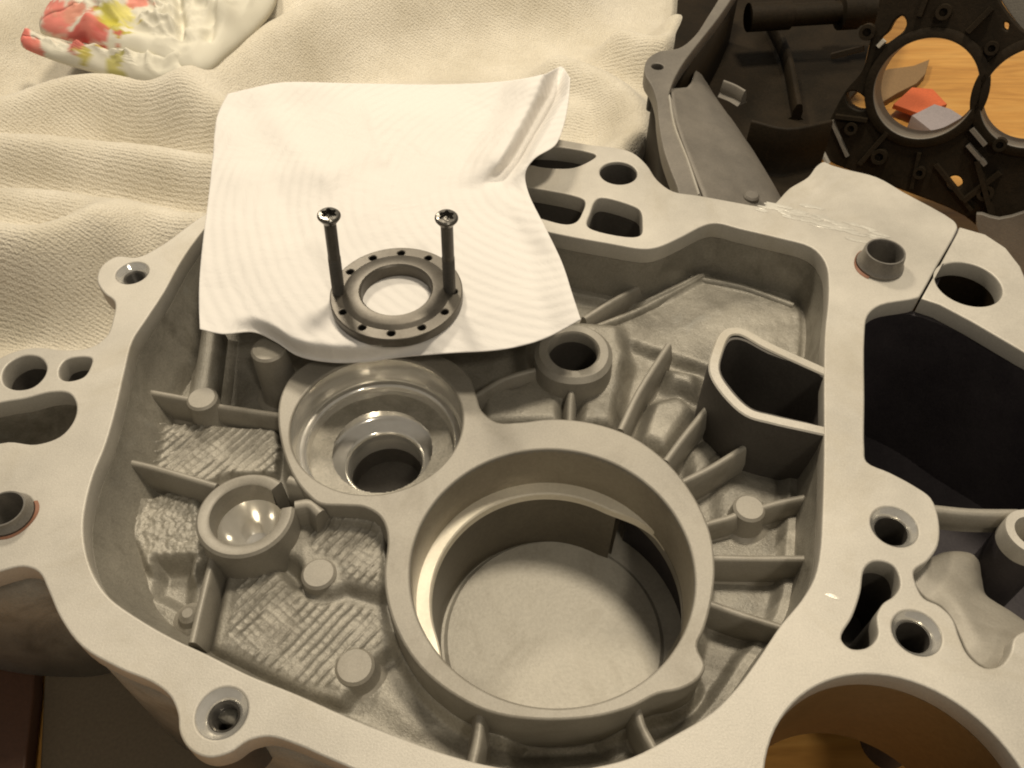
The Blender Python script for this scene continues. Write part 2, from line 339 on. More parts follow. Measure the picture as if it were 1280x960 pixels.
for nm, x, y, r, ch in holesC:
    if nm == 'bolt_hole':
        c = XY(x, y); rr = R(x, y, r)
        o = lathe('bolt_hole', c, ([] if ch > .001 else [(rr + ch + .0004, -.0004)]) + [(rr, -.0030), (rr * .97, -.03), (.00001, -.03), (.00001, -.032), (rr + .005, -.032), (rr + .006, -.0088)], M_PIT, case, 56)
        if ch > .001: lathe('chamfer', c, [(rr + ch, -.0003), (rr + ch * .9, -.0007), (rr + ch * .4, -.0018), (rr + .0001, -.0029), (rr - .0002, -.0036)], M_BORE, case, 56)
# threads inside two of the holes
for x, y, r in ((165, 341, 13), (277, 891, 20)):
    c = XY(x, y); rr = R(x, y, r); prof = []
    for k in range(14): prof += [(rr - .0001, -.003 - k * .0012), (rr - .0008, -.0036 - k * .0012)]
    lathe('thread', c, prof, M_STEEL, case, 40)
# pockets below the slots
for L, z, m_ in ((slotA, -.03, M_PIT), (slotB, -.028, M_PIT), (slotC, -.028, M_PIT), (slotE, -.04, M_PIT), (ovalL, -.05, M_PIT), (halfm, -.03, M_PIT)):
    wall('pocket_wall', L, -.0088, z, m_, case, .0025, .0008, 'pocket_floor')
wall('pocket_wall', bean, -.0088, -.05, M_CAST, case, .003, .0)
wall('bore_wall', circ(BIG, BIGR), -.0088, -.055, metal('wood_reflection_wall', (.15, .095, .04), (.22, .145, .065), .3, .45, 500, .2, .0001, 20), case, .004)  # brown reflection of the wooden table painted into the wall colour
# raised steel dowel sleeves with traces of sealant
def sleeve(px, py, rb, hgt):
    c = XY(px, py, 0); rr = R(px, py, rb)
    s = lathe('dowel_sleeve', c, [(rr * .97, .0001), (rr * .99, .0015), (rr * .90, .003), (rr * .86, hgt - .0012), (rr * .83, hgt), (rr * .76, hgt), (rr * .72, hgt - .001), (rr * .70, -.03), (.00001, -.03)], M_BUSH, case, 56)
    q = lathe('sealant_bead', c, [(rr * .97, .0001), (rr * 1.02, .0009), (rr * 1.10, .0001)], M_RED, case, 80, 120 if px > 600 else -150, 230 if px > 600 else 40,
              rfun=lambda a, k, r: r * (1 + .03 * math.sin(a * .03) + .02 * math.sin(a * .07)) if k == 2 else r)
sleeve(1099, 332, 29, .0085); sleeve(12, 645, 31, .005)
# scraped gasket residue along the upper right flange
for k in range(46):
    t = k / 46; x = 955 + 155 * t + random.uniform(-8, 8); y = 256 + 42 * t + random.gauss(0, 5)
    if k > 44: x = random.uniform(1040, 1060); y = random.uniform(560, 760)
    p = P(x, y, .0001); l = random.uniform(.002, .008); a = random.uniform(-.55, -.25); w = random.uniform(.0004, .0016); v = []
    n = 7
    for i in range(n): th = 2 * math.pi * i / n; rr = random.uniform(.7, 1.1); dx, dy = l * math.cos(th) * rr, w * math.sin(th) * rr; v.append((p.x + dx * math.cos(a) - dy * math.sin(a), p.y + dx * math.sin(a) + dy * math.cos(a), .0001))
    v.append((p.x, p.y, .0001 + random.uniform(.00005, .0002)))
    if k == 0: AV, AF = [], []
    b = len(AV); AV += v; AF += [(b + i, b + (i + 1) % n, b + n) for i in range(n)]
sc = mk('gasket_residue', AV, AF, metal('scraped_bright', (.5, .47, .4), (.66, .63, .55), .4, .36, 900, .4, .0003), case); sc['kind'] = 'stuff'

# outer and inner walls of the main chamber
cw = wall('chamber_wall', CAV, -.0088, ZF - .003, M_CAST, case, .006, lambda p: .003 + .0085 * max(0, min(1, (.02 - p[0]) / .12)))
def inside(p, L):
    c = False
    for i in range(len(L)):
        a, b = L[i - 1], L[i]
        if (a[1] > p[1]) != (b[1] > p[1]) and p[0] < a[0] + (p[1] - a[1]) * (b[0] - a[0]) / (b[1] - a[1]): c = not c
    return c
wcut = hard([(960, 436), (1032, 468), (1075, 485), (1075, 520), (1032, 533), (960, 515)])
bm = bmesh.new(); bm.from_mesh(cw.data); bmesh.ops.delete(bm, geom=[f for f in bm.faces if inside(f.calc_center_median(), wcut)], context='FACES'); bm.to_mesh(cw.data); bm.free()
# body side carrying the lower left flange
bs_ = smooth([XY(a, b) for a, b in [(-420, 600), (-250, 660), (-120, 690), (-20, 694), (28, 688), (60, 702), (88, 750), (115, 788), (160, 816), (215, 838), (300, 882), (400, 918), (520, 965), (660, 1020)]], 5, False)
o = mk('body_side', [(x, y, z) for x, y in bs_ for z in (-.0085, -.05, -.098)], [(3 * i + k, 3 * i + k + 1, 3 * i + k + 4, 3 * i + k + 3) for i in range(len(bs_) - 1) for k in (0, 1)], M_CAST, case)
o.modifiers.new('thickness', 'SOLIDIFY').thickness = .004

# right-hand chamber, near black
rc = [(1139, 374), (1101, 381), (1085, 394), (1081, 420), (1081, 500), (1081, 560), (1084, 577), (1112, 590), (1142, 606), (1164, 622), (1174, 650), (1173, 681), (1160, 701), (1143, 714), (1146, 731), (1155, 747), (1175, 757), (1191, 773), (1200, 797), (1211, 819), (1230, 834), (1250, 832), (1263, 815), (1268, 797), (1284, 788), (1340, 784), (1460, 790), (1460, 540), (1360, 480), (1280, 438), (1210, 398)]
RC = poly(rc, 0, 3)
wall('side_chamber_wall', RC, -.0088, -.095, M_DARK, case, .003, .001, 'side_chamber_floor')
# side block beyond the seam, with its round hole
sb = hard([(1200, 283), (1232, 292), (1258, 309), (1276, 332), (1290, 365), (1310, 400), (1400, 460), (1480, 540), (1480, 560), (1360, 482), (1280, 439), (1215, 401), (1175, 380), (1152, 372.5), (1174, 333), (1197.5, 290)])
hb = XY(1211, 354); hr = R(1211, 354, 40)
shape('side_block', [sb, circ(hb, hr)], -.0003, .0086, M_FLANGE, case, .0007)
wall('pocket_wall', circ(hb, hr), -.0088, -.05, M_OLD, case, .002, 0, 'pocket_floor')
mk('seam_backing', [(*XY(a, b, -.010), z) for z in (-.0095, -.012) for a, b in ((1143, 372), (1160, 378), (1206, 292), (1188, 282))], [(0, 1, 2, 3), (4, 5, 6, 7), (0, 1, 5, 4), (1, 2, 6, 5), (2, 3, 7, 6), (3, 0, 4, 7)], M_DARK, case)
# thin web and boss in the side chamber
rib('web', [(1165, 634), (1215, 639), (1275, 640)], -.004, -.014, M_RIM, case, .0035, .0008)
c = XY(1292, 665, -.002); rr = R(1292, 665, 34)
lathe('side_boss', c, [(rr * .62, -.06), (rr * .62, -.003), (rr * .66, -.002), (rr * .97, -.002), (rr, -.003), (rr, -.010)], M_FLANGE, case, 56)
lathe('boss_side', c, [(rr, -.010), (rr * 1.02, -.06)], M_DARK, case, 56)
# sloping cast saddle between the side boss and the flange
def sheet(name, rows, m, parent, thick=.004, nz=.0006, sub=8):
    """smooth sheet through rows of (px, py, z)"""
    R1 = [smooth([(*P(a, b, z),) for a, b, z in r], sub, False) for r in rows]
    n = len(R1[0]); cols = [smooth([r[i] for r in R1], sub, False) for i in range(n)]
    v = [p for cc in cols for p in cc]; k = len(cols[0]); f = [(i * k + j, i * k + j + 1, (i + 1) * k + j + 1, (i + 1) * k + j) for i in range(n - 1) for j in range(k - 1)]
    v = [(x, y, z + nz * noise.noise(Vector((x * 120, y * 120, 3)))) for x, y, z in v]
    o = mk(name, v, f, m, parent, 60); s = o.modifiers.new('thickness', 'SOLIDIFY'); s.thickness = thick; s.offset = 0; return o
sa = [(1140, 716), (1144, 735), (1155, 750), (1175, 760), (1190, 776), (1200, 800), (1211, 822), (1232, 838), (1254, 836), (1268, 815)]
so = [(1160, 702), (1185, 694), (1211, 697), (1216, 720), (1221, 742), (1240, 757), (1258, 768), (1275, 780), (1288, 788), (1300, 795)]
sheet('saddle', [[(a, b, -.0085) for a, b in sa], [(a * .6 + c * .4, b * .6 + d * .4, -.0075) for (a, b), (c, d) in zip(sa, so)], [(c, d, -.012) for c, d in so], [(c + 6, d + 2, -.022) for c, d in so], [(c + 10, d + 4, -.05) for c, d in so]], M_RIM, case, .002, .0004)


# ---- the chamber floor: one cast sheet with soft fillets, hatch marks and raised shelves
BB = XY(690, 706, ZB); BBR = R(690, 706, 177, ZB)                # big bore
SB = XY(471, 527, ZB); SBR = R(471, 527, 107, ZB)                # small bore
TB = XY(306, 642, ZB); TBR = R(306, 642, 44, ZB)                 # slotted tube
UB = XY(717, 438, ZB); UBR = R(717, 438, 31, ZB)                 # upper tube
boss = [(347, 520), (352, 490), (368, 465), (395, 448), (430, 436), (471, 431), (520, 436), (560, 448), (585, 468), (596, 495), (602, 512), (622, 527), (650, 527), (690, 523), (740, 528), (790, 545), (835, 578), (868, 620), (888, 665), (894, 710), (890, 750), (881, 785), (872, 808), (882, 832),
        (872, 850), (850, 862), (822, 868), (790, 884), (740, 897), (670, 900), (610, 890), (560, 864), (525, 834), (500, 797), (485, 757), (480, 715), (484, 680), (482, 660), (474, 645), (455, 634), (430, 632), (400, 630), (384, 618), (368, 598), (354, 565)]
BOSS = poly(boss, ZB, 4)
xs = [p[0] for p in CAV]; ys = [p[1] for p in CAV]
gx = np.arange(min(xs) - .004, max(xs) + .004, .00046); gy = np.arange(min(ys) - .004, max(ys) + .004, .00046)
X, Y = np.meshgrid(gx, gy); Z = np.full(X.shape, ZF)
sc_ = sdf(X, Y, CAV); sbs = sdf(X, Y, BOSS)
def level(px, z, soft=.002, zz=None):
    global Z
    s = sdf(X, Y, hard(px, z)); w = 1 - sstep(s, -soft, soft); Z = Z * (1 - w) + z * w; return s
level([(640, 320), (735, 335), (870, 310), (872, 345), (800, 380), (735, 405), (640, 440), (560, 460), (560, 400)], -.034, .004)
level([(715, 408), (762, 402), (815, 372), (873, 345), (930, 358), (986, 377), (996, 392), (995, 470), (900, 470), (888, 462), (840, 445), (790, 428), (740, 425)], -.030, .0022)
level([(650, 405), (700, 395), (775, 402), (788, 440), (776, 478), (700, 505), (652, 486)], -.023, .004)
level([(600, 480), (665, 475), (700, 492), (705, 530), (600, 530)], -.023, .0035)
level([(725, 490), (760, 460), (778, 475), (770, 530), (720, 530)], -.024, .0035)
level([(828, 455), (874, 463), (872, 486), (835, 476)], -.027, .0035)
level([(815, 498), (850, 490), (868, 505), (835, 560), (800, 545)], -.027, .0035)
level([(858, 560), (885, 550), (905, 572), (865, 605)], -.031, .0035)
level([(895, 612), (930, 590), (975, 600), (985, 620), (975, 640), (930, 650), (898, 655)], -.032, .0035)
level([(958, 660), (985, 660), (985, 690), (905, 690)], -.035, .0035)
level([(905, 712), (980, 705), (980, 765), (905, 745)], -.035, .0035)
level([(285, 698), (340, 696), (368, 728), (392, 744), (425, 740), (488, 757), (506, 800), (482, 815), (466, 828), (469, 846), (452, 860), (436, 866), (428, 880), (380, 868), (262, 812)], -.0285, .0012)
level([(362, 650), (400, 636), (484, 640), (490, 750), (430, 733), (415, 739), (395, 739), (378, 726), (370, 702), (350, 694)], -.0243, .0012)
def blur(A, k):
    for ax in (0, 1):
        for _ in range(3):
            c = np.cumsum(np.concatenate([np.repeat(np.take(A, [0], ax), k + 1, ax), A, np.repeat(np.take(A, [-1], ax), k, ax)], ax), ax)
            n = A.shape[ax]; A = (np.take(c, range(2 * k + 1, 2 * k + 1 + n), ax) - np.take(c, range(0, n), ax)) / (2 * k + 1)
    return A
Z = blur(Z, 2)
hat = [[(200, 528), (262, 530), (345, 535), (352, 560), (345, 592), (285, 592), (255, 604), (190, 590)], [(300, 716), (345, 716), (372, 745), (398, 756), (428, 752), (475, 765), (494, 796), (470, 808), (420, 830), (425, 860), (380, 856), (280, 806)], [(400, 646), (474, 655), (482, 700), (486, 740), (430, 722), (424, 700), (392, 688), (385, 665)]]
hz = [-.031, -.028, -.0240]
d = (P(300, 560, -.034) - P(250, 602, -.034)).normalized()
u = X * d.y - Y * d.x; wv_ = X * d.x + Y * d.y
for h, z in zip(hat, hz):
    s = level(h, z, .0015); m_ = 1 - sstep(s, -.0015, .0005)
    un = u + .00022 * vnoise(X, Y, 180, 5)
    ridge = np.maximum(0, np.cos(un * 2 * math.pi / .0034)) ** 5 * (.25 + .75 * sstep(vnoise(X, Y, 130, 8), -.5, .5))
    cross = np.maximum(0, np.cos(wv_ * 2 * math.pi / .0030 + 3 * vnoise(X, Y, 60, 3))) ** 2 * sstep(vnoise(X, Y, 90, 2), -.3, .6)
    Z += m_ * (.0015 * ridge + .00025 * cross + .00006 * vnoise(X, Y, 500, 11))
s = level([(172, 625), (215, 612), (250, 622), (255, 700), (242, 722), (205, 722), (180, 705), (165, 672)], -.030, .002)
m_ = 1 - sstep(s, -.001, .001); Z += m_ * (.00035 * vnoise(X, Y, 420, 21) + .0003 * vnoise(X, Y, 800, 22))
level([(205, 715), (245, 715), (240, 770), (200, 750)], -.040, .003)
level([(455, 870), (490, 850), (520, 880), (545, 905), (520, 920)], -.034, .004)
level([(640, 920), (760, 920), (750, 950), (650, 955)], -.042, .005)
Z += .0006 * vnoise(X, Y, 45, 4) + .00005 * vnoise(X, Y, 420, 6)
Z += .004 * (1 - sstep(-sc_ , .0045, .0105)) ** 2 + .0035 * (1 - sstep(sbs, 0, .005)) ** 2
keep = (sc_ < .003) & ((X - BB[0]) ** 2 + (Y - BB[1]) ** 2 > (BBR + .002) ** 2) & ((X - SB[0]) ** 2 + (Y - SB[1]) ** 2 > (SBR * .6) ** 2) & ((X - UB[0]) ** 2 + (Y - UB[1]) ** 2 > (UBR * 1.08) ** 2)
WIN = [(1033, 464), (960, 431), (925, 413), (909, 415), (897, 438), (893, 462), (905, 485), (935, 514), (965, 523), (1010, 533), (1033, 538)]
swin = sdf(X, Y, hard([(x, y) for x, y in WIN], 0)); keep &= swin > .001
field('chamber_floor', X, Y, Z, keep, M_CAST, case)

# ---- bearing boss and bores
shape('bearing_boss', [BOSS, circ(BB, BBR, 120), circ(SB, SBR, 96)], ZB, .032, M_RIM, case, .0009)
# small stepped bore
q = SBR
lathe('stepped_bore', SB, [(q + .0003, ZB - .0005), (q, ZB - .001), (q * .985, ZB - .0125), (q * .965, ZB - .0138), (q * .90, ZB - .0142), (q * .885, ZB - .0150), (q * .87, ZB - .0195), (q * .84, ZB - .0215), (q * .76, ZB - .0225), (q * .73, ZB - .0235), (q * .70, ZB - .0262), (q * .66, ZB - .0275), (q * .50, ZB - .0283), (q * .475, ZB - .0288), (q * .455, ZB - .030), (q * .45, ZB - .040)], M_BORE, case, 128, angle=50)
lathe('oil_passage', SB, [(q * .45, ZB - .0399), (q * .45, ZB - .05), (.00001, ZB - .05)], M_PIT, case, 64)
# big bore: upper wall, ledge, lower wall with opening, floor
ZL = -.035; ZD = -.073
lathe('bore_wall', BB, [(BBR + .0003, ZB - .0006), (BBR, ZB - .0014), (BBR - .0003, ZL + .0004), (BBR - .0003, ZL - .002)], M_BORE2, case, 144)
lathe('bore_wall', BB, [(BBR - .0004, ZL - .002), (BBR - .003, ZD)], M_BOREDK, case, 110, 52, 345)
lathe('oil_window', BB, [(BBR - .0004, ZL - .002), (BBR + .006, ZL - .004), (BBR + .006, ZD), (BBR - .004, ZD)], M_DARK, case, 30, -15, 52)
def rled(a, k, r):
    a = (a + 360) % 360
    e = max(0, 1 - abs(a - 130) / 102); b = min(1, e * 3.2)
    b = b * b * (3 - 2 * b)
    return BBR - (BBR - r) * max(.02, b) if k > 0 else r
r2 = BBR * .888
lathe('bearing_ledge', BB, [(BBR, ZL), (r2 + .0006, ZL), (r2, ZL - .0006), (r2 - .0002, ZL - .004)], M_LEDGE, case, 140, 24, 234, rled, 25)
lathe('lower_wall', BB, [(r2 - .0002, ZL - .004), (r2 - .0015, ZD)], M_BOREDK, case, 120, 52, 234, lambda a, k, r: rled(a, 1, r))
rd = R(690, 796, 135, ZD)
cD = XY(692, 797, ZD)
lathe('bore_floor', cD, [(.00001, ZD + .0020), (rd - .001, ZD + .002), (rd, ZD + .0012), (rd + .0006, ZD + .0008), (rd + .03, ZD + .0008)], M_DISC, case, 120)
# slotted tube
def rt(a, k, r): return r
t_in = TBR; t_out = R(306, 642, 61, ZB)
lathe('slotted_tube', TB, [(t_in * .93, ZF), (t_in * .97, ZB - .006), (t_in, ZB - .0006), (t_in + .0008, ZB), (t_out - .001, ZB), (t_out, ZB - .001), (t_out + .0006, ZF)], M_RIM, case, 90, 52, 52 + 318, angle=40)
for a in (52, 10):
    ca, sa = math.cos(math.radians(a)), math.sin(math.radians(a))
    mk('tube_end', [(TB[0] + r * ca, TB[1] + r * sa, z) for r, z in ((t_in, ZB), (t_out, ZB), (t_out, ZF), (t_in, ZF))], [(0, 1, 2, 3)], M_RIM, case)
lathe('tube_bottom', TB, [(.00001, ZB - .022), (t_in * .35, ZB - .0215), (t_in * .7, ZB - .018), (t_in * .97, ZB - .010)], M_BORE, case, 64)
rib('channel_wall', [(360, 598), (383, 604)], ZB - .001, ZF, M_RIM, case, .004)
rib('channel_wall', [(368, 630), (386, 628), (400, 640)], ZB - .001, ZF, M_RIM, case, .004)
# upper tube
uo = R(717, 438, 49, ZB)
lathe('tube_boss', UB, [(UBR * .96, -.06), (UBR, ZB - .008), (UBR, ZB - .001), (UBR + .0008, ZB), (uo - .002, ZB), (uo, ZB - .002), (uo + .0008, ZF), (uo + .004, ZF - .001)], M_RIM, case, 72, rfun=lambda a, k, r: r * (1 + (.05 * max(0, math.cos(math.radians(a + 55))) ** 6 + .05 * max(0, math.cos(math.radians(a + 125))) ** 6 if k > 2 else 0)), angle=40)
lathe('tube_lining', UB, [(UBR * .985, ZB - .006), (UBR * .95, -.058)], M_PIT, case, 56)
lathe('tube_bottom', UB, [(.00001, -.058), (UBR, -.058)], M_DARK, case, 48)

# posts, pads and ribs
post('post', 335, 435, 22, -.004, ZF, M_RIM, case)
post('post', 252, 497, 19, -.0193, ZF, M_RIM, case)
post('pad', 398, 716, 22, -.0230, ZF, M_RIM, case)
post('pad', 443, 832, 25, -.0270, ZF, M_RIM, case)
post('post', 937, 634, 20, -.023, ZF, M_RIM, case)
post('post', 234, 766, 10, -.0295, ZF, M_RIM, case)
RB = [([(178, 487), (205, 492), (238, 498)], -.020), ([(265, 505), (310, 512), (352, 518)], -.023), ([(136, 571), (190, 583), (262, 604)], -.018), ([(267, 688), (254, 740), (241, 795)], -.020),
      ([(600, 893), (598, 920), (590, 958)], -.018), ([(796, 880), (802, 905), (815, 930)], -.018),
      ([(890, 652), (915, 645), (925, 640)], -.024), ([(950, 634), (975, 627), (1004, 621)], -.023), ([(893, 696), (940, 697), (1000, 697)], -.020), ([(890, 754), (930, 768), (978, 783)], -.020),
      ([(862, 597), (890, 583), (924, 562)], -.018), ([(838, 568), (855, 545), (880, 514)], -.018), ([(780, 528), (798, 490), (832, 436)], -.018), ([(712, 520), (713, 500), (716, 478)], -.018), ([(598, 491), (630, 472), (672, 460)], -.018),
      ([(738, 392), (765, 375), (800, 356)], -.023), ([(752, 404), (800, 385), (872, 346)], -.027), ([(872, 346), (925, 356), (985, 377)], -.028), ([(455, 633), (475, 645), (484, 660)], -.018)]
rib('web', [(250, 488), (255, 455), (262, 405)], -.022, ZF, M_CAST, case, .007, .006)
for pts, z in RB:
    (ax, ay), (bx, by) = pts[0], pts[1]; l = math.dist(pts[0], pts[1]); e0 = (ax + (ax - bx) / l * 9, ay + (ay - by) / l * 9)
    (ax, ay), (bx, by) = pts[-1], pts[-2]; l = math.dist(pts[-1], pts[-2]); e1 = (ax + (ax - bx) / l * 8, ay + (ay - by) / l * 8)
    pts = [e0] + pts + [e1]
    rib('rib', pts, z, ZF - .001, M_RIM if z > -.026 else M_CAST, case, .0028, .0035)
# hexagonal window: a thin wall standing up to the joint face
wl = smooth([XY(x, y, 0) for x, y in WIN], 5, False)
v = []; f = []; N = len(wl); w = .0022
for i, p in enumerate(wl):
    a, b = wl[max(i - 1, 0)], wl[min(i + 1, N - 1)]; tx, ty = b[0] - a[0], b[1] - a[1]; l = math.hypot(tx, ty); nx, ny = -ty / l, tx / l
    for s, z in ((-w, -.075), (-w, -.0009), (-w * .75, -.0003), (w * .75, -.0003), (w, -.0009), (w, -.075)): v.append((p[0] + nx * s, p[1] + ny * s, z))
for i in range(N - 1):
    for k in range(5): f.append((i * 6 + k, i * 6 + k + 1, i * 6 + 7 + k, i * 6 + 6 + k))
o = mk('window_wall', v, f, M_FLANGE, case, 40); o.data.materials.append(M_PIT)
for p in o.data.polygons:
    if p.center.z < -.005: p.material_index = 1  # side faces darker, their shade put into the material
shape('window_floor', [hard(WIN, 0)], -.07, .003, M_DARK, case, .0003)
win = [XY(x, y, 0) for x, y in [(1029, 470), (960, 440), (926, 423), (914, 424), (905, 441), (902, 461), (913, 480), (940, 507), (967, 515), (1010, 525), (1029, 529)]]
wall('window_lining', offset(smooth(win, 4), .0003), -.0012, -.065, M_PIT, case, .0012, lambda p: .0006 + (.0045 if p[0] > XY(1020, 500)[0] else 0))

# ================================================================= TERRY TOWEL under everything
gx = np.arange(-.62, .40, .0028); gy = np.arange(-.05, 1.05, .0028); X, Y = np.meshgrid(gx, gy); ZTW = -.105
Z = np.full(X.shape, ZTW) + .003 * vnoise(X, Y, 9, 31) + .0008 * vnoise(X, Y, 40, 32)
FT = []
def fold(px, amp, wid, z=-.07, asym=0):
    global Z
    dd = pdist(X, Y, smooth([XY(a, b, z) for a, b in px], 4, False)); FT.append(amp * np.exp(-(dd / wid) ** 2))
fold([(-150, 170), (0, 140), (120, 108), (210, 118), (290, 145)], .044, .027)
fold([(-150, 190), (0, 185), (120, 190), (260, 210), (330, 230)], .044, .027)
fold([(-150, 260), (0, 250), (130, 262), (250, 285)], .044, .027)
fold([(-100, 440), (0, 420), (60, 440), (110, 470)], .012, .018)
fold([(-200, 300), (-60, 305), (60, 325), (130, 300)], .058, .030)
fold([(250, 110), (330, 60), (430, 15), (560, -20), (700, -40)], .048, .034)
fold([(300, 20), (380, -30), (480, -70)], .040, .04)
fold([(360, 110), (480, 80), (600, 75), (720, 100)], .014, .02)
fold([(700, 60), (770, 90), (800, 140), (760, 175), (700, 180)], .028, .022)
fold([(780, 30), (830, 40), (850, 10)], .03, .02)
fold([(-120, 60), (-30, 30), (20, -60)], .040, .03)

Z = Z + (sum(f_ ** 3 for f_ in FT)) ** (1 / 3)
under = sdf(X, Y, poly(outer, 0, 2)); Z = np.where(under < .02, np.minimum(Z, ZTW + .035 + .02 * sstep(under, 0, .02)), Z)
Z = np.minimum(Z, ZTW + .09)
w = 1 - sstep(under, -.02, .004); Z = Z * (1 - w) + (ZTW + .002) * w
tb = hard([(-400, -200), (960, -110), (880, 10), (838, 100), (818, 190), (800, 240), (700, 520), (420, 760), (160, 690), (62, 650), (40, 590), (-20, 566), (-200, 560), (-500, 500)], ZTW)
st = sdf(X, Y, tb); Z -= .006 * sstep(st, -.008, .0)
X, Y = snap(X, Y, st, .0028, .0028)
tw = field('terry_towel', X, Y, Z, st < .0028, M_TOWEL, None, .003)
tag(tw, 'white terry cloth towel lying in folds under the engine casing and paper', 'towel')

sh = shape('added_brown_sheet', [hard([(44, 1250), (47, 960), (56, 775), (66, 640), (300, 690), (760, 1000), (800, 1250)], ZTW)], ZT + .008, .006, plain('dark_area_brown', (.13, .098, .06), .8), None, .001)  # added sheet, brown to fill the dark area below the casing
bd = shape('added_dark_board', [hard([(-220, 690), (52, 690), (50, 870), (36, 1000), (30, 1100), (-220, 1100)], ZTW)], ZT + .016, .009, plain('dark_area_red', (.075, .032, .016), .5), None, .001)  # added board, dark to cover the lit wood in this corner
tag(bd, 'dark reddish brown board added to darken the lower left corner beside the brown sheet', 'board')
tag(sh, 'smooth grey brown sheet added for the dark area under the lower left of the casing', 'sheet')

# ================================================================= PAPER TOWEL
T = [(285, 118), (310, 112), (350, 104), (450, 105), (560, 106), (640, 101), (680, 93), (702, 84), (713, 98)]
Rr = [(713, 98), (711, 125), (704, 160), (694, 182), (668, 199), (657, 216), (660, 240), (684, 290), (703, 330), (716, 370), (726, 400)]
Bt = [(250, 412), (278, 418), (318, 416), (345, 428), (372, 445), (410, 453), (455, 453), (500, 447), (560, 442), (630, 437), (680, 424), (726, 400)]
Lf = [(285, 118), (272, 145), (266, 200), (260, 255), (252, 320), (249, 370), (250, 412)]
def resamp(pts, n):
    s = smooth(pts, 10, False); L = [0]
    for i in range(1, len(s)): L.append(L[-1] + math.dist(s[i], s[i - 1]))
    s = np.array(s); L = np.array(L) / L[-1]; t = np.linspace(0, 1, n); return np.stack([np.interp(t, L, s[:, 0]), np.interp(t, L, s[:, 1])], -1)
nu, nv = 260, 200
t_, b_, l_, r_ = resamp(T, nu), resamp(Bt, nu), resamp(Lf, nv), resamp(Rr, nv)
U = np.linspace(0, 1, nu)[None, :, None]; V = np.linspace(0, 1, nv)[:, None, None]
C = (1 - V) * t_[None] + V * b_[None] + (1 - U) * l_[:, None] + U * r_[:, None] - ((1 - U) * (1 - V) * t_[0] + U * (1 - V) * t_[-1] + (1 - U) * V * b_[0] + U * V * b_[-1])
PX, PY = C[..., 0], C[..., 1]; u2 = np.broadcast_to(U[..., 0], PX.shape); v2 = np.broadcast_to(V[..., 0], PX.shape)
ZP = .008
wr = .0016 * vnoise(PX / 1000, PY / 1000, 9, 41, 2) + .00015 * vnoise(PX / 1000, PY / 1000, 60, 42, 1)
def crease(a, b, amp, wid):
    d = pdist(PX, PY, [a, b]); return amp * np.exp(-(d / wid) ** 2)
wr += crease((300, 222), (400, 216), .0016, 22) + crease((330, 130), (380, 200), .0014, 18) + crease((410, 220), (455, 190), .0012, 18) + crease((345, 230), (368, 290), -.0008, 12) + crease((300, 320), (400, 310), .0005, 12) + crease((620, 240), (680, 300), .0012, 14) + crease((290, 165), (350, 140), .0012, 22) + crease((460, 130), (480, 200), .001, 9)
dr = np.hypot(PX - 495, (PY - 366) * 1.3); flat = sstep(dr, 78, 130); wr = wr * flat
Zp = ZP + wr
# curl along the right edge and the folded corner
crl = pdist(PX, PY, [(640, 205), (668, 165), (690, 110), (700, 70)])
side = sstep(PX - np.interp(PY, [85, 120, 165, 205], [694, 684, 664, 650]), -4, 10) * (1 - sstep(PY, 195, 240))
cl = PX - np.interp(PY, [85, 120, 165, 205, 240], [692, 680, 655, 632, 600]); lim = 1 - sstep(PY, 190, 240)
Zp += (.009 * sstep(cl, -60, -14) - .011 * sstep(cl, -12, 8) + .012 * sstep(cl, 12, 30)) * lim
Zp += .004 * sstep(u2, .9, 1) * sstep(v2, .3, .6) - .010 * sstep(v2, .93, 1) * (1 - sstep(np.abs(PX - 420), 40, 160)) 
Zp += .004 * (1 - sstep(v2, 0, .12)) * np.sin(u2 * 9)
dxx = (PX - 640) / F; dyy = (480 - PY) / F; rz = dyy * cx_ - sx_; tt = (Zp - H) / rz
pt = field('paper_towel', dxx * tt, (dyy * sx_ + cx_) * tt, Zp, np.ones(PX.shape, bool), M_PAPER, None, .0004)
tag(pt, 'white embossed paper towel sheet spread over the upper left edge of the casing', 'paper towel')

# ================================================================= RING and the two SCREWS standing in it
ZR = ZP + .0006; TH = .0062; ztop = ZR + TH
RC_ = XY(495, 361, ztop); RO = R(495, 361, 83, ztop); RI = R(495, 361, 44, ztop)
ring = thing('steel_ring', 'dark steel ring with twelve small holes lying flat on the white paper towel', 'steel ring', (RC_[0], RC_[1], ZR))
hr_ = .868 * RO
hl = [circ((RC_[0] + hr_ * math.cos(math.radians(a)), RC_[1] + hr_ * math.sin(math.radians(a))), .0015, 16) for a in range(0, 360, 30)]
shape('ring_plate', [circ(RC_, RO, 128), circ(RC_, RI + .004, 96)] + hl, ztop - .0014, .0048, M_RING, ring, .0005)
lathe('raised_lip', RC_, [(RI + .008, ztop - .0016), (RI + .0062, ztop - .0004), (RI + .0055, ztop), (RI + .0008, ztop), (RI, ztop - .0008), (RI, ZR), (RI + .005, ZR)], M_RING, ring, 96)
for h in hl:
    c = (sum(p[0] for p in h) / 16, sum(p[1] for p in h) / 16)
    lathe('hole', c, [(.00149, ztop - .0018), (.00145, ZR + .0012), (.00001, ZR + .0012)], M_DARKHOLE, ring, 16)
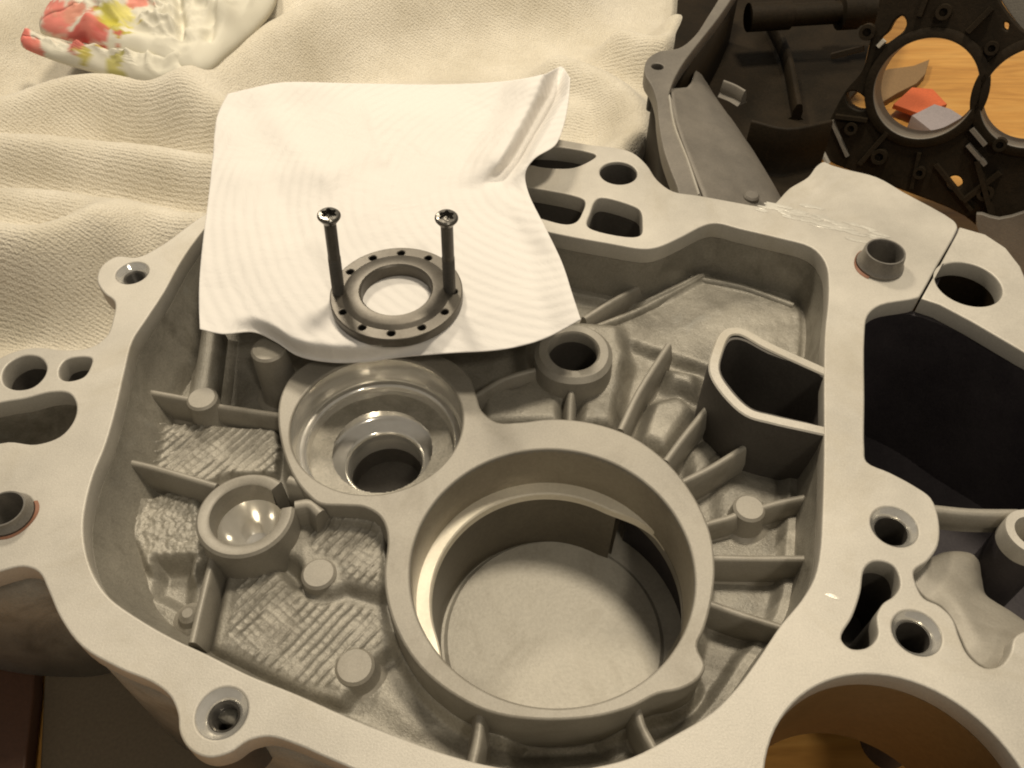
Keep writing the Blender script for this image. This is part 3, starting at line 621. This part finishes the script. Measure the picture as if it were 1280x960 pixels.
def screw(px, py, tx, ty, label):
    L = .0395; z0 = ZR + .0005
    base = P(px, py, ztop - .001); zt = base.z + L; top = P(tx, ty, zt); ax = (top - base); LL = ax.length; q = ax.to_track_quat('Z', 'Y').to_matrix().to_4x4(); Mx = Matrix.Translation(base) @ q
    t = thing('screw', label, 'screw', base, 'two screws standing in the ring')
    rs, rh = .0026, .0045
    def add(nm, prof, seg, m_, rf=None):
        o = lathe(nm, (0, 0), prof, m_, None, seg, rfun=rf); o.data.transform(Mx); o.parent = t; o.matrix_parent_inverse = t.matrix_world.inverted(); return o
    prof = [(.00001, -.004), (rs * .7, -.004), (rs, -.003)]
    z = -.0026
    while z < LL * .45: prof += [(rs, z), (rs * .93, z + .0004), (rs, z + .0008)]; z += .0008
    prof += [(rs * .93, z + .001), (rs * .93, LL - .004), (rs * 1.05, LL - .0035)]
    add('shank', prof, 28, M_STEEL)
    add('head', [(rs, LL - .0038), (rh * .96, LL - .0012), (rh, LL - .0007), (rh * .97, LL - .0001), (rh * .86, LL + .0004), (rh * .60, LL + .0005), (rh * .56, LL), (rh * .52, LL - .0016), (.00001, LL - .0020)], 48,
        metal('screw_head_steel_%s' % px, (.09, .085, .075), (.16, .15, .13), .8, .26, 900, .1, .0001, 60),
        lambda a, k, r: r * (1 + .16 * math.cos(math.radians(a * 6))) if k in (5, 6, 7) else r)
screw(423, 364, 411, 268, 'left dark screw standing upright in the ring, head near the middle of the paper')
screw(562, 362, 558, 271, 'right dark screw standing upright in the ring, nearer the curled paper edge')

# ================================================================= FLORAL CLOTH bundle, upper left
PRINT = [((74, 24), .020, (.60, .15, .12)), ((108, 32), .016, (.56, .12, .09)), ((92, 14), .012, (.62, .28, .2)), ((96, 44), .010, (.5, .1, .08)), ((33, 52), .010, (.66, .14, .11)), ((44, 58), .008, (.6, .16, .12)), ((136, 18), .011, (.42, .38, .04)), ((150, 14), .011, (.60, .54, .16)), ((143, 32), .008, (.45, .40, .05)),
         ((172, 0), .010, (.62, .2, .15)), ((106, 68), .006, (.46, .40, .08)), ((140, 84), .008, (.42, .38, .10)), ((126, 42), .007, (.55, .12, .1))]
def bundle(name, outline, zbase, hgt, parent, seed, edge=.03, ridge=()):
    L = np.array(poly(outline, zbase, 8)); c = L.mean(0); K = 90; t = (np.linspace(0, 1, K) ** .8)[:, None, None]
    G = c[None, None] * (1 - t) + np.concatenate([L, L[:1]])[None] * t; X, Y = G[..., 0], G[..., 1]
    s = sdf(X, Y, L); e = np.clip(-s / edge, 0, 1); Zb = zbase - .004 + (hgt + .004) * np.sqrt(np.clip(1 - (1 - e) ** 2, 0, 1)) + .008 * e * vnoise(X, Y, 30, seed) + .002 * vnoise(X, Y, 90, seed + 1) * e + e * (.007 * (1 - np.clip(np.abs(vnoise(X, Y, 34, seed + 3)), 0, 1)) ** 3 + .003 * (1 - np.clip(np.abs(vnoise(X, Y + X * .6, 80, seed + 5)), 0, 1)) ** 3)
    for a, b, amp, wd in ridge: Zb += amp * np.exp(-(pdist(X, Y, [XY(*a, zbase), XY(*b, zbase)]) / wd) ** 2)
    o = field(name, X, Y, Zb, np.ones(X.shape, bool), M_FLORAL, parent, .0012); me = o.data
    co = np.empty(len(me.vertices) * 3); me.vertices.foreach_get('co', co); co = co.reshape(-1, 3)
    f_ = co[:, 1] * cx_ - (co[:, 2] - H) * sx_; px = 640 + F * co[:, 0] / f_; py = 480 - F * (co[:, 1] * sx_ + (co[:, 2] - H) * cx_) / f_
    colr = np.ones((len(co), 4)); colr[:, :3] = (.60, .57, .47); nz = vnoise(co[:, 0], co[:, 1] + co[:, 2], 140, 77)
    for (a, b), rad, cc in PRINT:
        k = np.argmin((px - a) ** 2 + (py - b) ** 2)
        if (px[k] - a) ** 2 + (py[k] - b) ** 2 > 100: continue
        d = np.sqrt(((co - co[k]) ** 2).sum(1)) * (1 + .6 * nz); w = (1 - sstep(d, rad * .7, rad * 1.05))[:, None] * .9
        colr[:, :3] = colr[:, :3] * (1 - w) + np.array(cc) * w * (1 + .15 * nz[:, None])
    at = me.color_attributes.new('print', 'FLOAT_COLOR', 'POINT'); at.data.foreach_set('color', np.clip(colr, 0, 1).ravel())
    return o
fl = thing('floral_cloth', 'crumpled cream cloth with red and yellow flower print on the towel', 'cloth', P(170, 50, -.06))
bundle('cloth_fold', [(24, 50), (34, 42), (75, 52), (130, 66), (200, 78), (258, 80), (262, 92), (235, 104), (190, 102), (120, 86), (55, 66)], -.062, .008, fl, 51, .014)
bundle('cloth_fold', [(48, 34), (70, 4), (100, -40), (200, -80), (330, -60), (345, -5), (318, 34), (285, 62), (250, 88), (215, 84), (170, 70), (125, 60), (80, 44)], -.055, .014, fl, 61, .03,
       [((228, -30), (232, 62), -.007, .003), ((250, 0), (285, 40), .009, .008), ((300, -10), (262, 60), -.008, .005), ((120, 50), (200, 20), .006, .012), ((90, -10), (180, -30), -.008, .007), ((130, 40), (215, 62), -.006, .006)])

# ================================================================= SECOND CASING, upper right
c2 = thing('engine_casing', 'dark oily engine casing with round cylinder openings in the upper right corner', 'engine casing', P(1000, 100, -.1))
ZC = -.022
fo = [(925, -60), (902, -8), (885, 20), (868, 45), (848, 60), (824, 64), (809, 74), (806, 92), (815, 108), (821, 128), (823, 150), (829, 185), (838, 212), (848, 240), (850, 290), (905, 290), (885, 262), (872, 235), (858, 195), (843, 155), (836, 125), (840, 106), (852, 82), (872, 55), (898, 22), (918, -8), (945, -60)]
th = XY(822, 83, ZC)
shape('flange', [poly(fo, ZC, 4), circ(th, R(822, 83, 7.5, ZC), 32)], ZC, .010, M_OLDG, c2, .0007)
lathe('bolt_hole', th, [(R(822, 83, 7.5, ZC), ZC - .009), (R(822, 83, 7.2, ZC), ZC - .03), (.00001, ZC - .03)], M_DARKHOLE, c2, 24)
sheet('sloping_wall', [[(838, 112, ZC - .003), (845, 155, ZC - .003), (860, 198, ZC - .003), (876, 240, ZC - .003), (895, 290, ZC - .003)],
                       [(858, 110, ZC - .010), (870, 145, ZC - .010), (890, 180, ZC - .010), (915, 225, ZC - .010), (940, 290, ZC - .010)],
                       [(868, 92, ZC - .018), (892, 130, ZC - .018), (915, 160, ZC - .018), (948, 212, ZC - .018), (985, 280, ZC - .018)],
                       [(868, 80, ZC - .05), (893, 122, ZC - .05), (917, 158, ZC - .05), (952, 212, ZC - .05), (990, 280, ZC - .05)]], M_OLDG, c2, .002)
rib('edge_bead', [(837, 118), (843, 155), (859, 197), (874, 242)], ZC + .001, ZC - .006, M_FLANGE, c2, .0012, .001)
b2 = smooth([XY(a, b, ZC) for a, b in [(925, -40), (905, 2), (872, 50), (845, 72), (824, 78), (820, 95), (828, 130), (833, 185), (843, 215), (856, 250), (870, 300)]], 5, False)
o = mk('body_side', [(x, y, z) for x, y in b2 for z in (ZC - .009, -.06, -.112)], [(3 * i + k, 3 * i + k + 1, 3 * i + k + 4, 3 * i + k + 3) for i in range(len(b2) - 1) for k in (0, 1)], M_OLD, c2)  # dark wall added so the gap beside the towel reads black
o.modifiers.new('thickness', 'SOLIDIFY').thickness = .003
# dark inside: floor and back wall, webs and shafts
in_px = [(850, -40), (1120, -60), (1105, 10), (1085, 60), (1075, 110), (1040, 150), (1020, 210), (1040, 300), (870, 300), (845, 150), (840, 100)]
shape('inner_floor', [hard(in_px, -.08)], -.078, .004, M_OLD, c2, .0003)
def bar(name, p0, p1, r, m_, parent, seg=20):
    a, b = P(*p0), P(*p1); ax = b - a; Mx = Matrix.Translation(a) @ ax.to_track_quat('Z', 'Y').to_matrix().to_4x4(); L = ax.length
    o = lathe(name, (0, 0), [(.00001, 0), (r, 0), (r, L * .3), (r * .8, L * .31), (r * .8, L * .66), (r * 1.25, L * .67), (r * 1.25, L * .8), (r, L * .81), (r, L), (.00001, L)], m_, None, seg)
    o.data.transform(Mx); o.parent = parent; o.matrix_parent_inverse = parent.matrix_world.inverted(); return o
bar('shaft', (935, 22, -.045), (1105, 12, -.045), .010, M_OLD, c2);  
rib('web', [(905, 100), (920, 106), (932, 113)], -.040, -.05, M_OLDG, c2, .002); rib('web', [(940, 150), (985, 160), (1040, 150)], -.045, -.078, M_OLD, c2, .003)
rib('web', [(960, 10), (985, 60), (1000, 130)], -.066, -.078, M_OLD, c2, .004)
post('post', 940, 243, 10, -.03, -.078, M_OLDG, c2)
# cylinder deck: a plate facing the lens, bored right through
O = P(1157, 110, -.030); n_ = (cam.location - O).normalized()
right = Vector((1, 0, 0)); upv = n_.cross(right).normalized() * 1.0
if upv.z < 0: upv = -upv
n_ = (n_ - .10 * right - .12 * upv).normalized(); ex = (right - n_ * right.dot(n_)).normalized(); ey = n_.cross(ex).normalized()
MD = Matrix((( ex.x, ey.x, n_.x, O.x), (ex.y, ey.y, n_.y, O.y), (ex.z, ey.z, n_.z, O.z), (0, 0, 0, 1)))
def DP(px, py, off=0.0):
    d = ray(px, py); o = O + n_ * off; t = (o - cam.location).dot(n_) / d.dot(n_); p = cam.location + d * t - O; return (p.dot(ex), p.dot(ey))
def dpoly(px, n=4, off=0.0): return smooth([DP(a, b, off) for a, b in px], n)
def DR(px, py, r): a, b = DP(px - r, py), DP(px + r, py); return math.dist(a, b) / 2
b1 = [(1094 + 0, 112), (1097, 84), (1110, 60), (1130, 47), (1158, 42), (1184, 45), (1206, 60), (1218, 82), (1221, 108), (1216, 134), (1204, 155), (1186, 171), (1160, 180), (1132, 175), (1110, 158), (1098, 138)]
c1 = DP(1157, 111); rr1 = DR(1157, 111, 65); c22 = DP(1294, 122); rr2 = DR(1294, 122, 69)
deck = [(1108, -40), (1230, -40), (1252, 5), (1290, 45), (1400, 60), (1400, 360), (1280, 330), (1238, 300), (1205, 270), (1120, 235), (1060, 212), (1035, 200), (1028, 175), (1042, 140), (1058, 112), (1078, 88), (1088, 50), (1098, 10)]
s1 = dpoly([(1118, 26), (1128, 20), (1133, 28), (1130, 38), (1118, 48), (1104, 56), (1100, 50), (1110, 40)]); s2 = dpoly([(1058, 117), (1068, 114), (1080, 122), (1084, 132), (1078, 138), (1062, 132)])
s3 = circ(DP(1193, 229), DR(1193, 229, 10), 32); s4 = dpoly([(1256, 28), (1261, 30), (1259, 38), (1255, 35)])
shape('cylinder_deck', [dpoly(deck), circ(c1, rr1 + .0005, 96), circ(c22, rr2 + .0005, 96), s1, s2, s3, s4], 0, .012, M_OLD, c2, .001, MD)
for cc, r_1 in ((c1, rr1), (c22, rr2)):
    o = lathe('cylinder_sleeve', cc, [(r_1 + .006, 0), (r_1 + .0058, .0022), (r_1 + .0035, .003), (r_1 + .0008, .003), (r_1 + .0004, .0026)], M_OLD, None, 96)
    o.data.transform(MD); o.parent = c2; o.matrix_parent_inverse = c2.matrix_world.inverted()
    o = lathe('sleeve_wall', cc, [(r_1 + .0004, .0026), (r_1, .0022), (r_1, -.028), (r_1 + .003, -.028), (r_1 + .003, -.01)], M_OLDG, None, 96)
    o.data.transform(MD); o.parent = c2; o.matrix_parent_inverse = c2.matrix_world.inverted()
# webs, bolts and bright chips on the deck
def drib(name, a, b, w, h, m_):
    A = Vector(DP(*a)); B = Vector(DP(*b)); d = (B - A); L = d.length; d.normalize(); nn = Vector((-d.y, d.x)); v = []
    for s, z in ((-w, -.001), (-w * .7, h), (w * .7, h), (w, -.001)):
        for q in (A, B): v.append((q.x + nn.x * s, q.y + nn.y * s, z))
    o = mk(name, v, [(0, 1, 3, 2), (2, 3, 5, 4), (4, 5, 7, 6), (0, 2, 4, 6), (1, 3, 5, 7)], m_, None); o.data.transform(MD); o.parent = c2; o.matrix_parent_inverse = c2.matrix_world.inverted()
for a, b, w, h, m_ in (((1040, 150), (1060, 195), .0012, .004, M_OLDG), ((1075, 205), (1110, 165), .002, .004, M_OLD), ((1045, 145), (1085, 150), .0016, .004, M_OLD), ((1140, 235), (1150, 190), .0016, .004, M_OLD), ((1210, 180), (1232, 205), .0015, .005, M_OLDG), ((1232, 180), (1215, 160), .0016, .006, M_OLDG),
                       ((1222, 200), (1240, 268), .002, .006, M_OLD), ((1205, 250), (1250, 215), .002, .005, M_OLD), ((1080, 60), (1040, 70), .002, .004, M_OLD), ((1150, 20), (1165, -20), .002, .005, M_OLD), ((1210, 40), (1240, 10), .002, .005, M_OLD), ((1170, 205), (1215, 262), .0016, .004, M_OLD), ((1098, 58), (1106, 50), .0016, .004, M_FLANGE), ((1028, 188), (1036, 204), .0012, .006, M_FLANGE)):
    drib('web', a, b, w, h, m_)
for x, y, r in ((1085, 40, 10), (1240, 60, 9), (1100, 195, 10), (1232, 240, 11), (1150, 215, 8), (1250, 180, 9), (1180, 15, 10), (1065, 160, 8)):
    o = lathe('stud_boss', DP(x, y), [(.00001, .002), (DR(x, y, r) * .5, .002), (DR(x, y, r) * .55, .005), (DR(x, y, r), .005), (DR(x, y, r) * 1.1, -.001)], M_OLD, None, 24); o.data.transform(MD); o.parent = c2; o.matrix_parent_inverse = c2.matrix_world.inverted()
# grey outer lugs of the same casing at the right edge
shape('outer_lug', [dpoly([(1232, -60), (1240, -20), (1252, 5), (1278, 40), (1300, 60), (1420, 90), (1420, -60)], 3)], -.014, .006, M_OLDG, c2, .0005, MD)
shape('outer_lug', [dpoly([(1222, 262), (1250, 268), (1300, 255), (1400, 250), (1400, 380), (1290, 360), (1240, 320)], 3)], .012, .006, M_OLDG, c2, .0005, MD)

# ================================================================= scraps seen through the front cylinder opening
def block(name, px, z0, h, m_, label, cat):
    L = hard(px, z0 + h); o = shape(name, [L], z0 + h, h, m_, None, .0004); return tag(o, label, cat)
ZS = ZT
block('cardboard_scrap', [(1088, 92), (1112, 86), (1142, 82), (1162, 74), (1157, 92), (1146, 104), (1122, 116), (1102, 128), (1085, 120)], ZS, .006, plain('brown_cardboard', (.23, .14, .06)), 'brown corrugated cardboard scrap seen through the left cylinder opening', 'cardboard')
block('orange_scrap', [(1117, 130), (1140, 109), (1166, 111), (1184, 130), (1150, 142)], ZS + .0065, .004, plain('orange_plastic', (.62, .13, .04), .6), 'small bright orange piece on the wood inside the cylinder opening', 'plastic piece')
block('grey_block', [(1140, 144), (1168, 130), (1188, 136), (1204, 146), (1186, 156), (1168, 166)], ZS + .0, .016, plain('grey_foam', (.30, .26, .26)), 'grey rectangular block beside the orange piece inside the cylinder opening', 'block')
